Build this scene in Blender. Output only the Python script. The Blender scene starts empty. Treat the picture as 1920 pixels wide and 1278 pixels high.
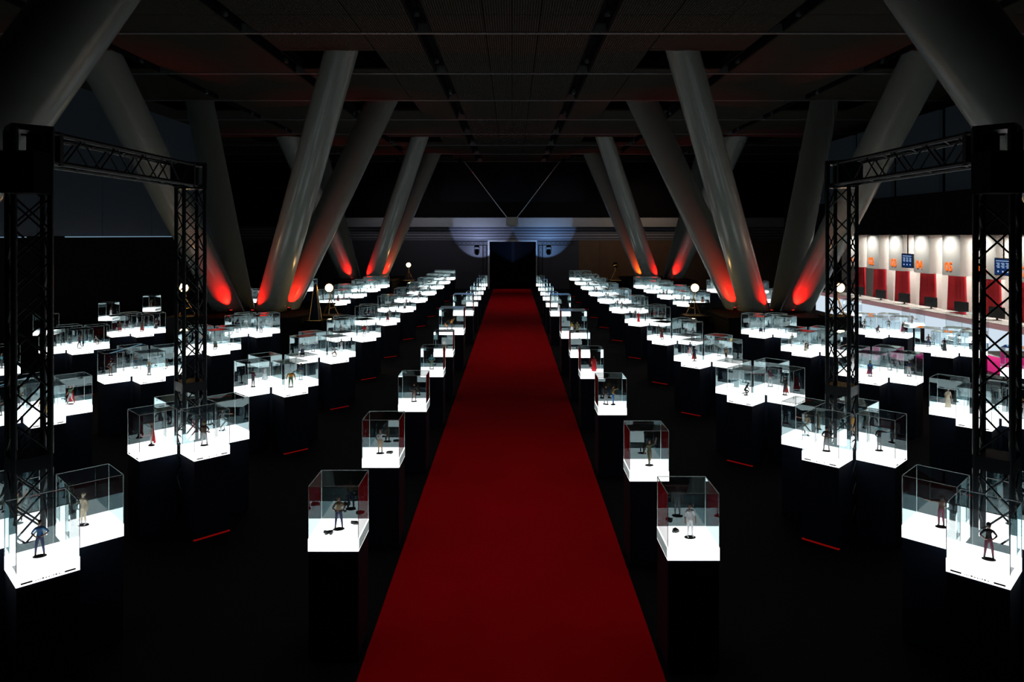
import bpy, math, random
from mathutils import Vector, Matrix
R = math.radians
S = bpy.context.scene
COL = S.collection
K = 2.8                       # height of the camera above the foot of the light boxes
YU = 1.335 * K                # metres per depth unit
CAMZ = 1.353 * K

# ------------------------------------------------------------------ camera, world, exposure
cd = bpy.data.cameras.new('camera'); cam = bpy.data.objects.new('camera', cd); COL.objects.link(cam)
cd.sensor_width = 36; cd.lens = 1335 / 1920 * 36; cd.shift_y = -198 / 1920
cd.clip_end = 200; cd.clip_start = 0.05
cam.location = (0.0, 0, CAMZ); cam.rotation_euler = (R(90), 0, 0)
S.camera = cam
w = bpy.data.worlds.new('world'); S.world = w; w.use_nodes = True
w.node_tree.nodes['Background'].inputs[0].default_value = (0.25, 0.4, 0.55, 1)
w.node_tree.nodes['Background'].inputs[1].default_value = 0.002
vs = S.view_settings
vs.view_transform = 'Standard'; vs.look = 'None'; vs.gamma = 1; vs.exposure = 0.0
try: vs.use_curve_mapping = False
except Exception: pass
cy = S.cycles
cy.max_bounces = 6; cy.diffuse_bounces = 3; cy.glossy_bounces = 3; cy.transmission_bounces = 2
cy.transparent_max_bounces = 40
cy.use_denoising = True; cy.denoising_input_passes = 'RGB'; cy.use_adaptive_sampling = False; cy.sample_clamp_indirect = 3.0; cy.caustics_reflective = False; cy.caustics_refractive = False

BOX_GLOW = 2.6

# large unseen overhead lamps, added to brighten the carpet
def lamp(kind, name, loc, energy, color, rot=None, aim=None, parent=None, **kw):
    d = bpy.data.lights.new(name, kind); d.energy = energy; d.color = color
    for k, v in kw.items(): setattr(d, k, v)
    o = bpy.data.objects.new(name, d); COL.objects.link(o); o.location = loc
    if aim is not None:
        o.rotation_euler = (Vector(aim) - Vector(loc)).to_track_quat('-Z', 'Y').to_euler()
    elif rot: o.rotation_euler = rot
    if parent: o.parent = parent
    return o
for yy in (9, 24, 39):
    lamp('AREA', 'carpet_fill', (0, yy, 8.86), 13, (1.0, 0.95, 0.90), rot=(0, 0, 0), shape='RECTANGLE', size=0.3, size_y=9.0, spread=R(55))

# ------------------------------------------------------------------ materials
def mat(name, col, rough=0.6, metal=0.0, emit=None, es=0.0, spec=0.5, noise=None):
    m = bpy.data.materials.new(name); m.use_nodes = True
    b = m.node_tree.nodes['Principled BSDF']; nt = m.node_tree
    b.inputs['Base Color'].default_value = (*col, 1); b.inputs['Roughness'].default_value = rough
    b.inputs['Metallic'].default_value = metal; b.inputs['Specular IOR Level'].default_value = spec
    if emit: b.inputs['Emission Color'].default_value = (*emit, 1); b.inputs['Emission Strength'].default_value = es
    if noise:
        sc, amt = noise
        tc = nt.nodes.new('ShaderNodeTexCoord'); n = nt.nodes.new('ShaderNodeTexNoise'); r = nt.nodes.new('ShaderNodeMapRange')
        mx = nt.nodes.new('ShaderNodeMix'); mx.data_type = 'RGBA'
        n.inputs['Scale'].default_value = sc; n.inputs['Detail'].default_value = 4
        r.inputs['To Min'].default_value = 1 - amt; r.inputs['To Max'].default_value = 1 + amt
        nt.links.new(tc.outputs['Object'], n.inputs['Vector']); nt.links.new(n.outputs['Fac'], r.inputs['Value'])
        mx.blend_type = 'MULTIPLY'; mx.inputs['Factor'].default_value = 1
        mx.inputs['A'].default_value = (*col, 1)
        cb = nt.nodes.new('ShaderNodeCombineColor')
        for i in range(3): nt.links.new(r.outputs[0], cb.inputs[i])
        nt.links.new(cb.outputs[0], mx.inputs['B']); nt.links.new(mx.outputs['Result'], b.inputs['Base Color'])
    return m
def emis(name, col, s):
    m = bpy.data.materials.new(name); m.use_nodes = True; nt = m.node_tree
    nt.nodes.clear(); e = nt.nodes.new('ShaderNodeEmission'); o = nt.nodes.new('ShaderNodeOutputMaterial')
    e.inputs[0].default_value = (*col, 1); e.inputs[1].default_value = s; nt.links.new(e.outputs[0], o.inputs[0]); return m
def clear(name, gain=2.0, tint=(0.97, 0.985, 0.985)):
    m = bpy.data.materials.new(name); m.use_nodes = True; nt = m.node_tree; nt.nodes.clear(); L = nt.links.new
    o = nt.nodes.new('ShaderNodeOutputMaterial'); mx = nt.nodes.new('ShaderNodeMixShader')
    t = nt.nodes.new('ShaderNodeBsdfTransparent'); g = nt.nodes.new('ShaderNodeBsdfAnisotropic')
    geo = nt.nodes.new('ShaderNodeNewGeometry'); ior = nt.nodes.new('ShaderNodeMapRange'); f = nt.nodes.new('ShaderNodeFresnel')
    ior.inputs['To Min'].default_value = 1.49; ior.inputs['To Max'].default_value = 1 / 1.49
    mu = nt.nodes.new('ShaderNodeMath'); mu.operation = 'MULTIPLY'; mu.use_clamp = True; mu.inputs[1].default_value = gain
    t.inputs[0].default_value = (*tint, 1); g.inputs['Color'].default_value = (0.72, 0.95, 1.0, 1); g.inputs['Roughness'].default_value = 0.0
    L(geo.outputs['Backfacing'], ior.inputs['Value']); L(ior.outputs[0], f.inputs['IOR']); L(f.outputs[0], mu.inputs[0])
    L(mu.outputs[0], mx.inputs[0]); L(t.outputs[0], mx.inputs[1]); L(g.outputs[0], mx.inputs[2]); L(mx.outputs[0], o.inputs[0])
    return m
M = dict(
    black=mat('black_carpet', (0.006, 0.006, 0.008), 0.9, spec=0.1, noise=(30, 0.4)),
    red=mat('red_carpet', (0.55, 0.0015, 0.006), 0.95, spec=0.03, noise=(1.6, 0.22)),
    plinth=mat('black_paint', (0.009, 0.014, 0.028), 0.65, spec=.12, noise=(6, 0.15)),
    glow=emis('backlit_acrylic', (0.97, 1.0, 1.0), BOX_GLOW),
    glass=clear('clear_acrylic'),
    edge=mat('acrylic_edge', (0.8, 0.92, 0.92), 0.35),
    plate=mat('printed_caption', (0.45, 0.52, 0.52), 0.35, emit=(.8, 1, 1), es=.22, noise=(60, 0.5)),  # light box shining through the plate is put in as emission
    ink=mat('black_ink', (0.01, 0.015, 0.02), 0.6),
    column=mat('grey_column_paint', (0.225, 0.265, 0.245), 0.24, spec=0.5, noise=(0.8, 0.06)),
    truss=mat('black_truss_metal', (0.010, 0.016, 0.020), 0.4, 0.0, spec=.25),
    matte=mat('matte_black', (0.004, 0.004, 0.005), 0.9, spec=0.1),
    footred=emis('red_emissive_strip', (1.0, 0.012, 0.01), 0.14),
    navy=mat('dark_blue_glass', (0.012, 0.018, 0.024), 0.3, emit=(0.35, 0.52, 0.68), es=0.0075, noise=(0.3, 0.2)),  # faint emission put into the panes for dim light coming through
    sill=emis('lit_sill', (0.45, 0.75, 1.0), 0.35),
    whitewall=mat('white_laminate', (0.72, 0.70, 0.66), 0.5),
    greywall=mat('grey_laminate', (0.33, 0.34, 0.34), 0.5),
    redpanel=mat('red_curtain', (0.50, 0.008, 0.02), 0.75, noise=(8, 0.12)),
    neon=emis('orange_numerals', (1.0, 0.16, 0.02), 1.25),
    screen=emis('blue_screen', (0.008, 0.03, 0.12), 0.8),
    screentext=emis('screen_writing', (0.5, 0.7, 1.0), 0.8),
    counterglow=emis('backlit_counter_front', (0.74, 0.87, 1.0), 0.86),
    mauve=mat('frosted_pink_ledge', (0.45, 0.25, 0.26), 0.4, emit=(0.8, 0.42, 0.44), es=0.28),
    magenta=mat('magenta_panel', (0.75, 0.02, 0.22), 0.5, emit=(0.9, 0.03, 0.25), es=0.55),
    monitor=mat('monitor_plastic', (0.012, 0.014, 0.016), 0.4),
    beam=mat('grey_steel_beam', (0.30, 0.31, 0.34), 0.5),
    joist=mat('dark_joist', (0.11, 0.115, 0.12), 0.45),
    brown=mat('brown_timber_wall', (0.11, 0.062, 0.034), 0.5, noise=(3, 0.3)),
    darkwall=mat('dark_rear_wall', (0.035, 0.036, 0.05), 0.6, noise=(2, 0.2)),
    gold=mat('polished_brass', (0.75, 0.45, 0.14), 0.22, 1.0),
    bulb=emis('tungsten_bulb', (1.0, 0.62, 0.22), 28.0),
    lens=emis('dim_lens', (0.45, 0.8, 1.0), 0.35),
    redlens=emis('red_lens', (1.0, 0.03, 0.02), 1.5),
    rod=mat('steel_rod', (0.4, 0.42, 0.42), 0.4, 0.6, emit=(0.4, 0.42, 0.4), es=0.0),
)
def stripes(name, axis, scale, c1, c2, rough=0.5, bump=0.6, spec=.5):
    m = mat(name, c1, rough, spec=spec); nt = m.node_tree; b = nt.nodes['Principled BSDF']; L = nt.links.new
    tc = nt.nodes.new('ShaderNodeTexCoord'); wv = nt.nodes.new('ShaderNodeTexWave'); cr = nt.nodes.new('ShaderNodeValToRGB')
    wv.bands_direction = axis; wv.inputs['Scale'].default_value = scale
    L(tc.outputs['Object'], wv.inputs['Vector']); L(wv.outputs['Fac'], cr.inputs[0])
    cr.color_ramp.elements[0].color = (*c2, 1); cr.color_ramp.elements[1].color = (*c1, 1)
    cr.color_ramp.elements[0].position = 0.3; cr.color_ramp.elements[1].position = 0.6
    bp = nt.nodes.new('ShaderNodeBump'); bp.inputs['Strength'].default_value = bump; bp.inputs['Distance'].default_value = 0.02
    L(cr.outputs[0], b.inputs['Base Color']); L(wv.outputs['Fac'], bp.inputs['Height']); L(bp.outputs[0], b.inputs['Normal'])
    return m
M['ceil'] = stripes('slatted_ceiling_metal', 'X', 5.2, (0.044, 0.045, 0.036), (0.010, 0.010, 0.008), .8, .5, .06)
M['slat'] = stripes('slatted_rear_panel', 'Z', 1.6, (0.20, 0.21, 0.26), (0.06, 0.06, 0.08))

# ------------------------------------------------------------------ mesh helpers
class MB:
    def __init__(s): s.v = []; s.f = []; s.mi = []; s.cur = 0; s.sm = []
    def add(s, vs_, fs, smooth=False):
        n = len(s.v); s.v += [tuple(v) for v in vs_]; s.f += [tuple(i + n for i in f) for f in fs]
        s.mi += [s.cur] * len(fs); s.sm += [smooth] * len(fs)
    def box(s, x0, x1, y0, y1, z0, z1, m=None):
        v = [Vector(p) for p in ((x0,y0,z0),(x1,y0,z0),(x1,y1,z0),(x0,y1,z0),(x0,y0,z1),(x1,y0,z1),(x1,y1,z1),(x0,y1,z1))]
        if m is not None: v = [m @ p for p in v]
        s.add(v, ((0,3,2,1),(4,5,6,7),(0,1,5,4),(1,2,6,5),(2,3,7,6),(3,0,4,7)))
    def tube(s, a, b, r, r2=None, n=8, caps=True):
        a = Vector(a); b = Vector(b); r2 = r if r2 is None else r2
        q = (b - a).to_track_quat('Z', 'Y'); vs_ = []
        for c, rr in ((a, r), (b, r2)):
            for i in range(n):
                t = 2 * math.pi * i / n; vs_.append(c + q @ Vector((math.cos(t) * rr, math.sin(t) * rr, 0)))
        s.add(vs_, [(i, (i + 1) % n, n + (i + 1) % n, n + i) for i in range(n)], True)
        if caps: s.add(vs_, [tuple(range(n - 1, -1, -1)), tuple(range(n, 2 * n))])
    def lathe(s, prof, n=20, c=(0, 0, 0), sx=1, sy=1):
        vs_ = []; c = Vector(c)
        for r, z in prof:
            for i in range(n):
                t = 2 * math.pi * i / n; vs_.append(c + Vector((math.cos(t) * r * sx, math.sin(t) * r * sy, z)))
        fs = []
        for k in range(len(prof) - 1):
            for i in range(n):
                j = (i + 1) % n; fs.append((k*n+i, k*n+j, (k+1)*n+j, (k+1)*n+i))
        s.add(vs_, fs, True)
        s.add([vs_[i] for i in range(n)], [tuple(range(n - 1, -1, -1))]); s.add(vs_[-n:], [tuple(range(n))])
    def mesh(s, name, mats):
        me = bpy.data.meshes.new(name); me.from_pydata(s.v, [], s.f)
        for m in (mats if isinstance(mats, (list, tuple)) else [mats]): me.materials.append(m)
        me.polygons.foreach_set('material_index', s.mi); me.polygons.foreach_set('use_smooth', s.sm); me.update(); return me
    def build(s, name, mats, parent=None, loc=None):
        return link(name, s.mesh(name, mats), parent, loc)
def link(name, me, parent=None, loc=None, rz=0):
    o = bpy.data.objects.new(name, me); COL.objects.link(o)
    if parent: o.parent = parent
    if loc: o.location = loc
    if rz: o.rotation_euler.z = rz
    return o
def thing(name, label, cat, loc=(0, 0, 0), rz=0, group=None):
    o = bpy.data.objects.new(name, None); COL.objects.link(o); o.location = loc; o.rotation_euler.z = rz
    o.empty_display_size = 0.2
    return tag(o, label, cat, group)
def tag(o, label, cat, group=None):
    o['label'] = label; o['category'] = cat
    if group: o['group'] = group
    return o
def struct(o): o['kind'] = 'structure'; return o
def copy_tree(o, parent=None):
    c = o.copy(); COL.objects.link(c)
    if parent: c.parent = parent
    for ch in o.children: copy_tree(ch, c)
    return c

# ------------------------------------------------------------------ the hall
b = MB(); b.box(-24, 24, -3, 56, -0.3, 0); struct(b.build('floor', M['black']))
b = MB(); b.box(-0.352 * CAMZ + .015, 0.345 * CAMZ, 0.4, 50.2, 0.0, 0.012)
tag(b.build('carpet_runner', M['red']), 'long red carpet runner leading down the middle to the dark doorway', 'carpet')

CZ = CAMZ + 1.86 * K          # ceiling height
HC = CZ - CAMZ
BAY = 0.655e-3 * 1335 * HC
YC = [2.638e-3 * 1335 * HC + BAY * (k - 4) for k in range(12)]   # cross joints
YEND = YC[-1] - 0.0
xs = [0, .68, 2.04, 2.45, 3.85, 5.2, 6.55, 6.96, 9.0, 10.9, 11.3, 14, 17, 20, 24]
TRK = {(2.04, 2.45), (6.55, 6.96), (10.9, 11.3)}
holes = []
TREES = (6.9, 24.3, 41.9)
for ty in TREES:
    for dy0, dy1 in ((-4.2, -2.0), (3.35, 5.5)):
        holes += [(3.85, 6.55, ty + dy0, ty + dy1), (10.9, 14, ty + dy0, ty + dy1)]
c = MB()
for sx in (-1, 1):
    for i in range(len(xs) - 1):
        if (xs[i], xs[i + 1]) in TRK: continue
        for k in range(-1, 11):
            ya, yb = (YC[k], YC[k + 1]) if k >= 0 else (YC[0] - BAY, YC[0])
            for j in range(3):
                y0 = ya + (yb - ya) * j / 3; y1 = ya + (yb - ya) * (j + 1) / 3
                segs = [(y0 + .015, y1 - (.015 if j < 2 else .10))]
                for hx0, hx1, h0, h1 in holes:
                    if hx0 - .01 <= xs[i] and xs[i + 1] <= hx1 + .01:
                        ns = []
                        for a0, a1 in segs:
                            if h1 <= a0 or h0 >= a1: ns.append((a0, a1)); continue
                            if h0 > a0 + .05: ns.append((a0, h0))
                            if h1 < a1 - .05: ns.append((h1, a1))
                        segs = ns
                for a0, a1 in segs:
                    x0, x1 = sorted((sx * (xs[i] + .012), sx * (xs[i + 1] - .012)))
                    c.box(x0, x1, a0, a1, CZ, CZ + .05)
struct(c.build('ceiling', M['ceil']))
b = MB(); b.box(-24, 24, -3, 56, CZ + 1.4, CZ + 1.6); b.box(-24, 24, YEND + .1, YEND + .4, CZ, CZ + 1.4)
struct(b.build('trim_1', M['matte'])).name = 'trim_1'
# cross beams in the joints between bays
b = MB()
for y in YC: b.box(-23.5, 23.5, y - .10, y + .02, CZ - .03, CZ + .22)
struct(b.build('trim_2', M['joist']))
# walls
BY = 50.5
D0, D1, DZ = -1.59, 1.70, 3.34
b = MB(); b.box(-24, D0, BY, BY + .3, 0, 3.45); b.box(D1, 4.75, BY, BY + .3, 0, 3.45); b.box(D0, D1, BY, BY + .3, DZ, 3.45)
for x in [i * 1.22 - 23 for i in range(23)]:
    if not (D0 - .1 < x < D1 + .1) and x < 4.6: b.box(x, x + .03, BY - .012, BY, 0, 3.45)
struct(b.build('wall_rear', M['darkwall']))
b = MB(); b.box(4.75, 24, BY, BY + .3, 0, 3.45)
for i in range(12): b.box(4.9 + i * 1.3, 4.93 + i * 1.3, BY - .02, BY, 0, 3.45)
struct(b.build('wall_rear_timber', M['brown'])).name = 'wall_rear_right'
b = MB(); b.box(-24, 24, BY - .02, BY + .3, 3.45, 4.39); struct(b.build('wall_rear_upper', M['slat']))
b = MB(); b.box(-12, 24, BY - .35, BY, 4.39, 5.03); struct(b.build('trim_3', M['beam']))
b = MB(); b.box(-24, 24, BY + .3, BY + .6, 3.45, CZ + 1.4); struct(b.build('wall_rear_top', M['matte']))
b = MB(); b.box(D0, D1, BY + .3, BY + 3.3, -.1, 0); b.box(D0, D1, BY + 3.0, BY + 3.2, 0, DZ)
b.box(D0 - .1, D0, BY + .3, BY + 3.2, 0, DZ); b.box(D1, D1 + .1, BY + .3, BY + 3.2, 0, DZ); b.box(D0, D1, BY + .3, BY + 3.2, DZ, DZ + .1)
struct(b.build('door_1', M['plinth']))
b = MB(); b.box(D0 - .12, D0, BY - .06, BY, 0, DZ + .1); b.box(D1, D1 + .06, BY - .06, BY, 0, DZ + .1); b.box(D0, D1, BY - .06, BY, DZ, DZ + .1)
struct(b.build('trim_4', M['beam']))
b = MB(); b.box(-24.3, -24, -3, 56, 0, CZ + 1.4); struct(b.build('wall_left', M['matte']))
b = MB(); b.box(24, 24.3, -3, 56, 0, CZ + 1.4); struct(b.build('wall_right', M['matte']))
b = MB(); b.box(-24, 24, -3.3, -3, 0, CZ + 1.4); struct(b.build('wall_front', M['matte']))
# left: black partition with dark blue glazing over it
b = MB(); b.box(-15.3, -15.0, 12, 34, 0, 3.72); tag(b.build('partition_wall', M['matte']), 'tall black partition along the left side under the dark blue glazing', 'partition')
gz = struct(MB().build('window_1', M['navy'])); gz.name = 'window_1'
b = MB()
for i in range(7): b.box(-15.32, -15.22, 12 + i * 3.62, 12 + i * 3.62 + 3.58, 3.76, CZ)
gz.data = b.mesh('window_1', M['navy'])
b = MB(); b.box(-15.2, -15.0, 14.5, 22.0, 3.72, 3.745); b.box(-15.2, -15.0, 24.2, 31.6, 3.72, 3.75); struct(b.build('trim_5', M['sill']))
# roof rods meeting over the doorway
for sx, nm in ((-1, 'left'), (1, 'right')):
    b = MB(); b.tube((sx * .35, BY - .6, 5.05), (sx * 3.35, BY - .8, CZ - .03), .035, n=8)
    tag(b.build('tie_rod', M['rod']), f'thin steel tie rod, {nm} half of the V above the dark doorway', 'rod')
b = MB(); b.box(-.42, .42, BY - .75, BY - .36, 4.45, 5.06); b.box(-.30, .30, BY - .80, BY - .75, 4.55, 4.95)
tag(b.build('steel_bracket', M['rod']), 'grey steel bracket box on the rear beam where the rods meet', 'bracket')

for i, (wx, en, wc) in enumerate(((-7.5, 200, (1, .95, .95)), (-3.4, 260, (.9, .92, 1)), (3.4, 260, (1, .93, .9)), (9.0, 420, (1, .72, .5)))):  # added fill lamps, invented to brighten the rear wall and beam
    t = thing('rear_fill_lamp', ('outer left', 'inner left', 'inner right', 'outer right')[i] + ' added fill lamp hanging from the ceiling edge before the rear wall', 'spotlight', (wx, 46.5, CZ - .35))
    m = MB(); m.lathe([(.08, -.12), (.10, -.1), (.10, .12), (.05, .16)], 14); m.build('housing', M['matte'], t)
    m = MB(); m.tube((0, 0, .15), (0, 0, .36), .02); m.build('stem', M['matte'], t)
    lamp('SPOT', 'rear_fill', (0, 0, -.14), en, wc, parent=t, spot_size=R(95), spot_blend=1.0, shadow_soft_size=.05).rotation_euler = Vector((0, 4.0, -4.6)).to_track_quat('-Z', 'Y').to_euler()
# ------------------------------------------------------------------ leaning columns on black plinths
X0 = 8.45; PZ = CAMZ - .909 * K
POS = {'near inner': (.30, -.4, 3.5, -3.77, .49, .48), 'far inner': (.55, .4, 3.28, 3.77, .50, .64),
       'near outer': (-1.05, -.4, -3.49, -3.77, .50, .68), 'far outer': (-1.0, .4, -3.85, 3.77, .50, .53)}
for ti, ty in enumerate(TREES):
    where = ('nearest', 'middle', 'farthest')[ti]
    for sx, side in ((-1, 'left'), (1, 'right')):
        if ti:
            p = MB(); xa, xb = (-1.9, 1.75) if sx < 0 else (-1.75, 1.9); p.box(xa, xb, -2.3, 2.6, 0, PZ - .06); p.box(xa - .03, xb + .03, -2.33, 2.63, PZ - .06, PZ)
            tag(p.build('column_plinth', M['matte'], loc=(sx * X0, ty, 0)), f'low black plinth under the {where} leaning columns on the {side}', 'plinth')
            lo = PZ
        else: lo = 0.0
        for nm, (bx, by, tx, tyy, r0, r1) in POS.items():
            d = Vector((-sx * (tx - bx) * -1 * -1, tyy - by, CZ - PZ))
            A = Vector((sx * (X0 - bx), ty + by, PZ)); B = Vector((sx * (X0 - tx), ty + tyy, CZ))
            D = (B - A) / (CZ - PZ)
            a0 = A + D * (lo - PZ); b0 = B + D * 0.9
            m = MB(); n = 40
            vs_ = []; rings = 14
            for k in range(rings + 1):
                t = k / rings; cc = a0.lerp(b0, t); rr = r0 + (r1 - r0) * t
                for i in range(n):
                    th = 2 * math.pi * i / n; vs_.append(cc - a0 + Vector((math.cos(th) * rr / 1.0, math.sin(th) * rr, 0)))
            fs = [(k*n+i, k*n+(i+1) % n, (k+1)*n+(i+1) % n, (k+1)*n+i) for k in range(rings) for i in range(n)]
            m.add(vs_, fs, True)
            tag(m.build('leaning_column', M['column'], loc=a0), f'huge grey leaning column, {nm} of the {where} group on the {side}', 'column')
        if ti:
            ups = [('near inner', (-.52, -.85), 520), ('far inner', (.50, -.86), 620), ('near outer', (.45, -.89), 620), ('far outer', (-.8, -.6), 20)]
            for nm, wv, en in ups:
                bx, by, tx, tyy, r0, r1 = POS[nm]
                A = Vector((sx * (X0 - bx), ty + by, PZ)); B = Vector((sx * (X0 - tx), ty + tyy, CZ)); D = (B - A).normalized()
                wd_ = Vector((-sx * wv[0] * -1 * -1, wv[1], 0)).normalized()
                U = A + wd_ * (r0 * 1.12 + .13)
                up = thing('floor_uplight', f'small red uplight at the foot of the {nm} column, {where} group on the {side}', 'spotlight', U)
                q = MB(); q.lathe([(.05, 0), (.06, .02), (.06, .09), (.05, .10)], 16); q.build('housing', M['matte'], up)
                q = MB(); q.lathe([(.045, .101), (.04, .106)], 16); q.build('lens', M['redlens'], up)
                aim = A + D * 2.3 + wd_ * (r0 * .25)
                warm = (1.0, .07, .004) if (sx > 0 and ti == 2 and nm == 'far inner') else (1.0, .006, .003)
                lamp('SPOT', 'uplight_beam', (0, 0, .115), en, warm, parent=up, spot_size=R(66), spot_blend=1.0, shadow_soft_size=.03).rotation_euler = (aim - U).to_track_quat('-Z', 'Y').to_euler()

# ------------------------------------------------------------------ display cases
FOOT = .99; BH = .113
def case_proto(w, gh, caption):
    h = w / 2
    P = {}
    b = MB(); b.box(-h + .004, h - .004, -h + .004, h - .004, 0.03, FOOT); b.box(-h + .02, h - .02, -h + .02, h - .02, 0, 0.03); P['plinth'] = b.mesh('plinth', M['plinth'])
    b = MB(); b.box(-h, h, -h, h, FOOT, FOOT + BH); P['light_box'] = b.mesh('light_box', M['glow'])
    b = MB(); z0 = FOOT + BH; z1 = z0 + gh; g = h - .0025
    v = [(-g,-g,z0),(g,-g,z0),(g,g,z0),(-g,g,z0),(-g,-g,z1),(g,-g,z1),(g,g,z1),(-g,g,z1)]
    b.add(v, ((4,5,6,7),(0,1,5,4),(1,2,6,5),(2,3,7,6),(3,0,4,7))); P['acrylic_cover'] = b.mesh('acrylic_cover', M['glass'])
    b = MB(); e = .0026
    for sx in (-1, 1):
        for sy in (-1, 1): b.box(sx*g-e, sx*g+e, sy*g-e, sy*g+e, z0, z1)
        b.box(-g, g, sx*g-e, sx*g+e, z1-e, z1+e); b.box(sx*g-e, sx*g+e, -g, g, z1-e, z1+e)
    P['edge_seam'] = b.mesh('edge_seam', M['edge'])
    b = MB()
    if caption == 'bars':
        x = h + .001
        b.box(x, x + .002, -h*.86, -h*.50, FOOT + .014, FOOT + .028); b.box(x, x + .002, h*.50, h*.86, FOOT + .014, FOOT + .028)
        rr = random.Random(4); y = -h * .42
        while y < h * .40:
            l = rr.uniform(.005, .016); b.box(x, x + .0015, y, y + l, FOOT + .016, FOOT + .016 + rr.uniform(.006, .012)); y += l + .008
        P['caption'] = b.mesh('caption', M['ink'])
        b = MB(); x = h; b.box(x - .03, x + .004, -h, h, 0.002, .012); P['foot_strip'] = b.mesh('foot_strip', M['footred'])  # thin red emissive strip along the plinth foot
    else:
        x = h; b.box(x, x + .004, -h + .012, h - .012, FOOT + .012, FOOT + BH - .008); P['caption_plate'] = b.mesh('caption_plate', M['plate'])
    return P
GH = .2045 * K - BH
SMALL = case_proto(.448, GH, 'bars'); SINGLE = case_proto(.448, GH, 'plate'); BIG = case_proto(.692, .737 - BH, 'plate')
NCASE = [0]
def place_case(P, x, y, rz, label, group, foot=True, cap=True):
    t = thing('display_case', label, 'display case', (x, y, 0), rz, group)
    link('plinth', P['plinth'], t)
    lb = link('light_box', P['light_box'], t)
    if cap:
        if 'caption' in P: link('caption', P['caption'], lb)
        if 'caption_plate' in P: link('caption_plate', P['caption_plate'], lb)
    if foot and 'foot_strip' in P: link('foot_strip', P['foot_strip'], t)
    ac = link('acrylic_cover', P['acrylic_cover'], t)
    link('edge_seam', P['edge_seam'], ac)
    NCASE[0] += 1
    return t

# ------------------------------------------------------------------ figurines (one sixth scale)
def body_mesh(name, P):
    """P: joints in metres for a 1.8 m body; returns a mesh at 1/6 scale, slots skin, top, trousers, shoes"""
    V = []; E = []; RD = []; TG = []
    def v(p, r, tg, par=None):
        V.append(Vector(p)); RD.append((r[0] * 1.13, r[1] * 1.13) if r[0] > .02 else r); TG.append(tg)
        if par is not None: E.append((par, len(V) - 1))
        return len(V) - 1
    hx = P.get('hip', (0, 0, .95)); H = Vector(hx); lean = Vector(P.get('lean', (0, 0, 1))).normalized()
    bulk = P.get('bulk', 1.0)
    pel = v(H, (.135 * bulk, .10 * bulk), 2)
    wa = v(H + lean * .16, (.125 * bulk, .092 * bulk), 1, pel)
    ch = v(H + lean * .34, (.155 * bulk, .105 * bulk), 1, wa)
    sh = v(H + lean * .46, (.12 * bulk, .085 * bulk), 1, ch)
    nk = v(H + lean * .55, (.052, .055), 0, sh)
    hd = v(H + lean * .63 + Vector((0, -.02, 0)), (.07, .085), 0, nk)
    h2 = v(H + lean * .72 + Vector((0, -.015, 0)), (.078, .095), 0, hd)
    h3 = v(H + lean * .80, (.055, .065), 0, h2)
    v(H + lean * .665 + Vector((0, -.125, 0)), (.012, .014), 0, hd)      # nose
    for sx, key in ((-1, 'L'), (1, 'R')):
        el, wr, hn = [Vector(p) for p in P['arm' + key]]
        s0 = H + lean * .44 + Vector((sx * .185 * bulk, 0, 0))
        a = v(s0, (.062 * bulk, .062 * bulk), 1, sh); e = v(el, (.045 * bulk, .045 * bulk), 1, a); mid = v(el.lerp(wr, .45), (.043, .04), P.get('fore', 0), e)
        wv = v(wr, (.027, .025), 0, mid); dirn = (hn - wr).normalized(); pm = v(wr + dirn * .07, (.036, .02), 0, wv)
        side = dirn.cross(Vector((0, 1, .01))).normalized()
        if side.length < .1: side = Vector((1, 0, 0))
        for fi, fl in enumerate((.075, .085, .08, .062)):
            f1 = v(wr + dirn * (.07 + fl * .55) + side * (fi - 1.5) * .021, (.0095, .0095), 0, pm)
            v(wr + dirn * (.07 + fl) + side * (fi - 1.5) * .023 + Vector((0, -.012, 0)), (.008, .008), 0, f1)
        t1 = v(wr + dirn * .045 + side * -.045, (.011, .011), 0, wv)
        v(wr + dirn * .085 + side * -.06, (.009, .009), 0, t1)
        kn, an, to = [Vector(p) for p in P['leg' + key]]
        h0 = H + Vector((sx * .09 * bulk, 0, -.05))
        a = v(h0, (.09 * bulk, .09 * bulk), 2, pel); k = v(kn, (.06 * bulk, .062 * bulk), 2, a); cf = v(kn.lerp(an, .35), (.056 * bulk, .056 * bulk), 2, k)
        n = v(an, (.04, .042), 3, cf); hl = v(an + Vector((0, .01, -.05)), (.042, .04), 3, n); v(to, (.04, .026), 3, hl)
    me = bpy.data.meshes.new('sk'); me.from_pydata(V, E, [])
    o = bpy.data.objects.new('sk', me); COL.objects.link(o)
    md = o.modifiers.new('skin', 'SKIN'); md.use_smooth_shade = True
    o.modifiers.new('sub', 'SUBSURF').levels = 1
    lay = me.skin_vertices[0].data
    for i, r in enumerate(RD): lay[i].radius = r
    lay[0].use_root = True
    dg = bpy.context.evaluated_depsgraph_get(); dg.update()
    out = bpy.data.meshes.new_from_object(o.evaluated_get(dg)); out.name = name
    bpy.data.objects.remove(o); 
    for _ in range(4): out.materials.append(None)
    for p in out.polygons:
        c = p.center; best = min(range(len(V)), key=lambda i: (V[i] - c).length - max(RD[i])); p.material_index = TG[best]; p.use_smooth = True
    zmin = min(q.co.z for q in out.vertices)
    out.transform(Matrix.Scale(1 / 6, 4) @ Matrix.Translation((0, 0, -zmin + .03)))
    head = (H + lean * .74 + Vector((0, 0, -zmin + .03))) / 6
    return out, head, {'R': (Vector(P['armR'][2]) + Vector((0, 0, -zmin + .03))) / 6, 'sh': (H + lean * .46 + Vector((0, 0, -zmin + .03))) / 6}
legs = dict(legL=[(-.11, -.03, .50), (-.13, 0, .10), (-.15, -.15, .03)], legR=[(.11, -.03, .50), (.13, 0, .10), (.15, -.15, .03)])
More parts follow.
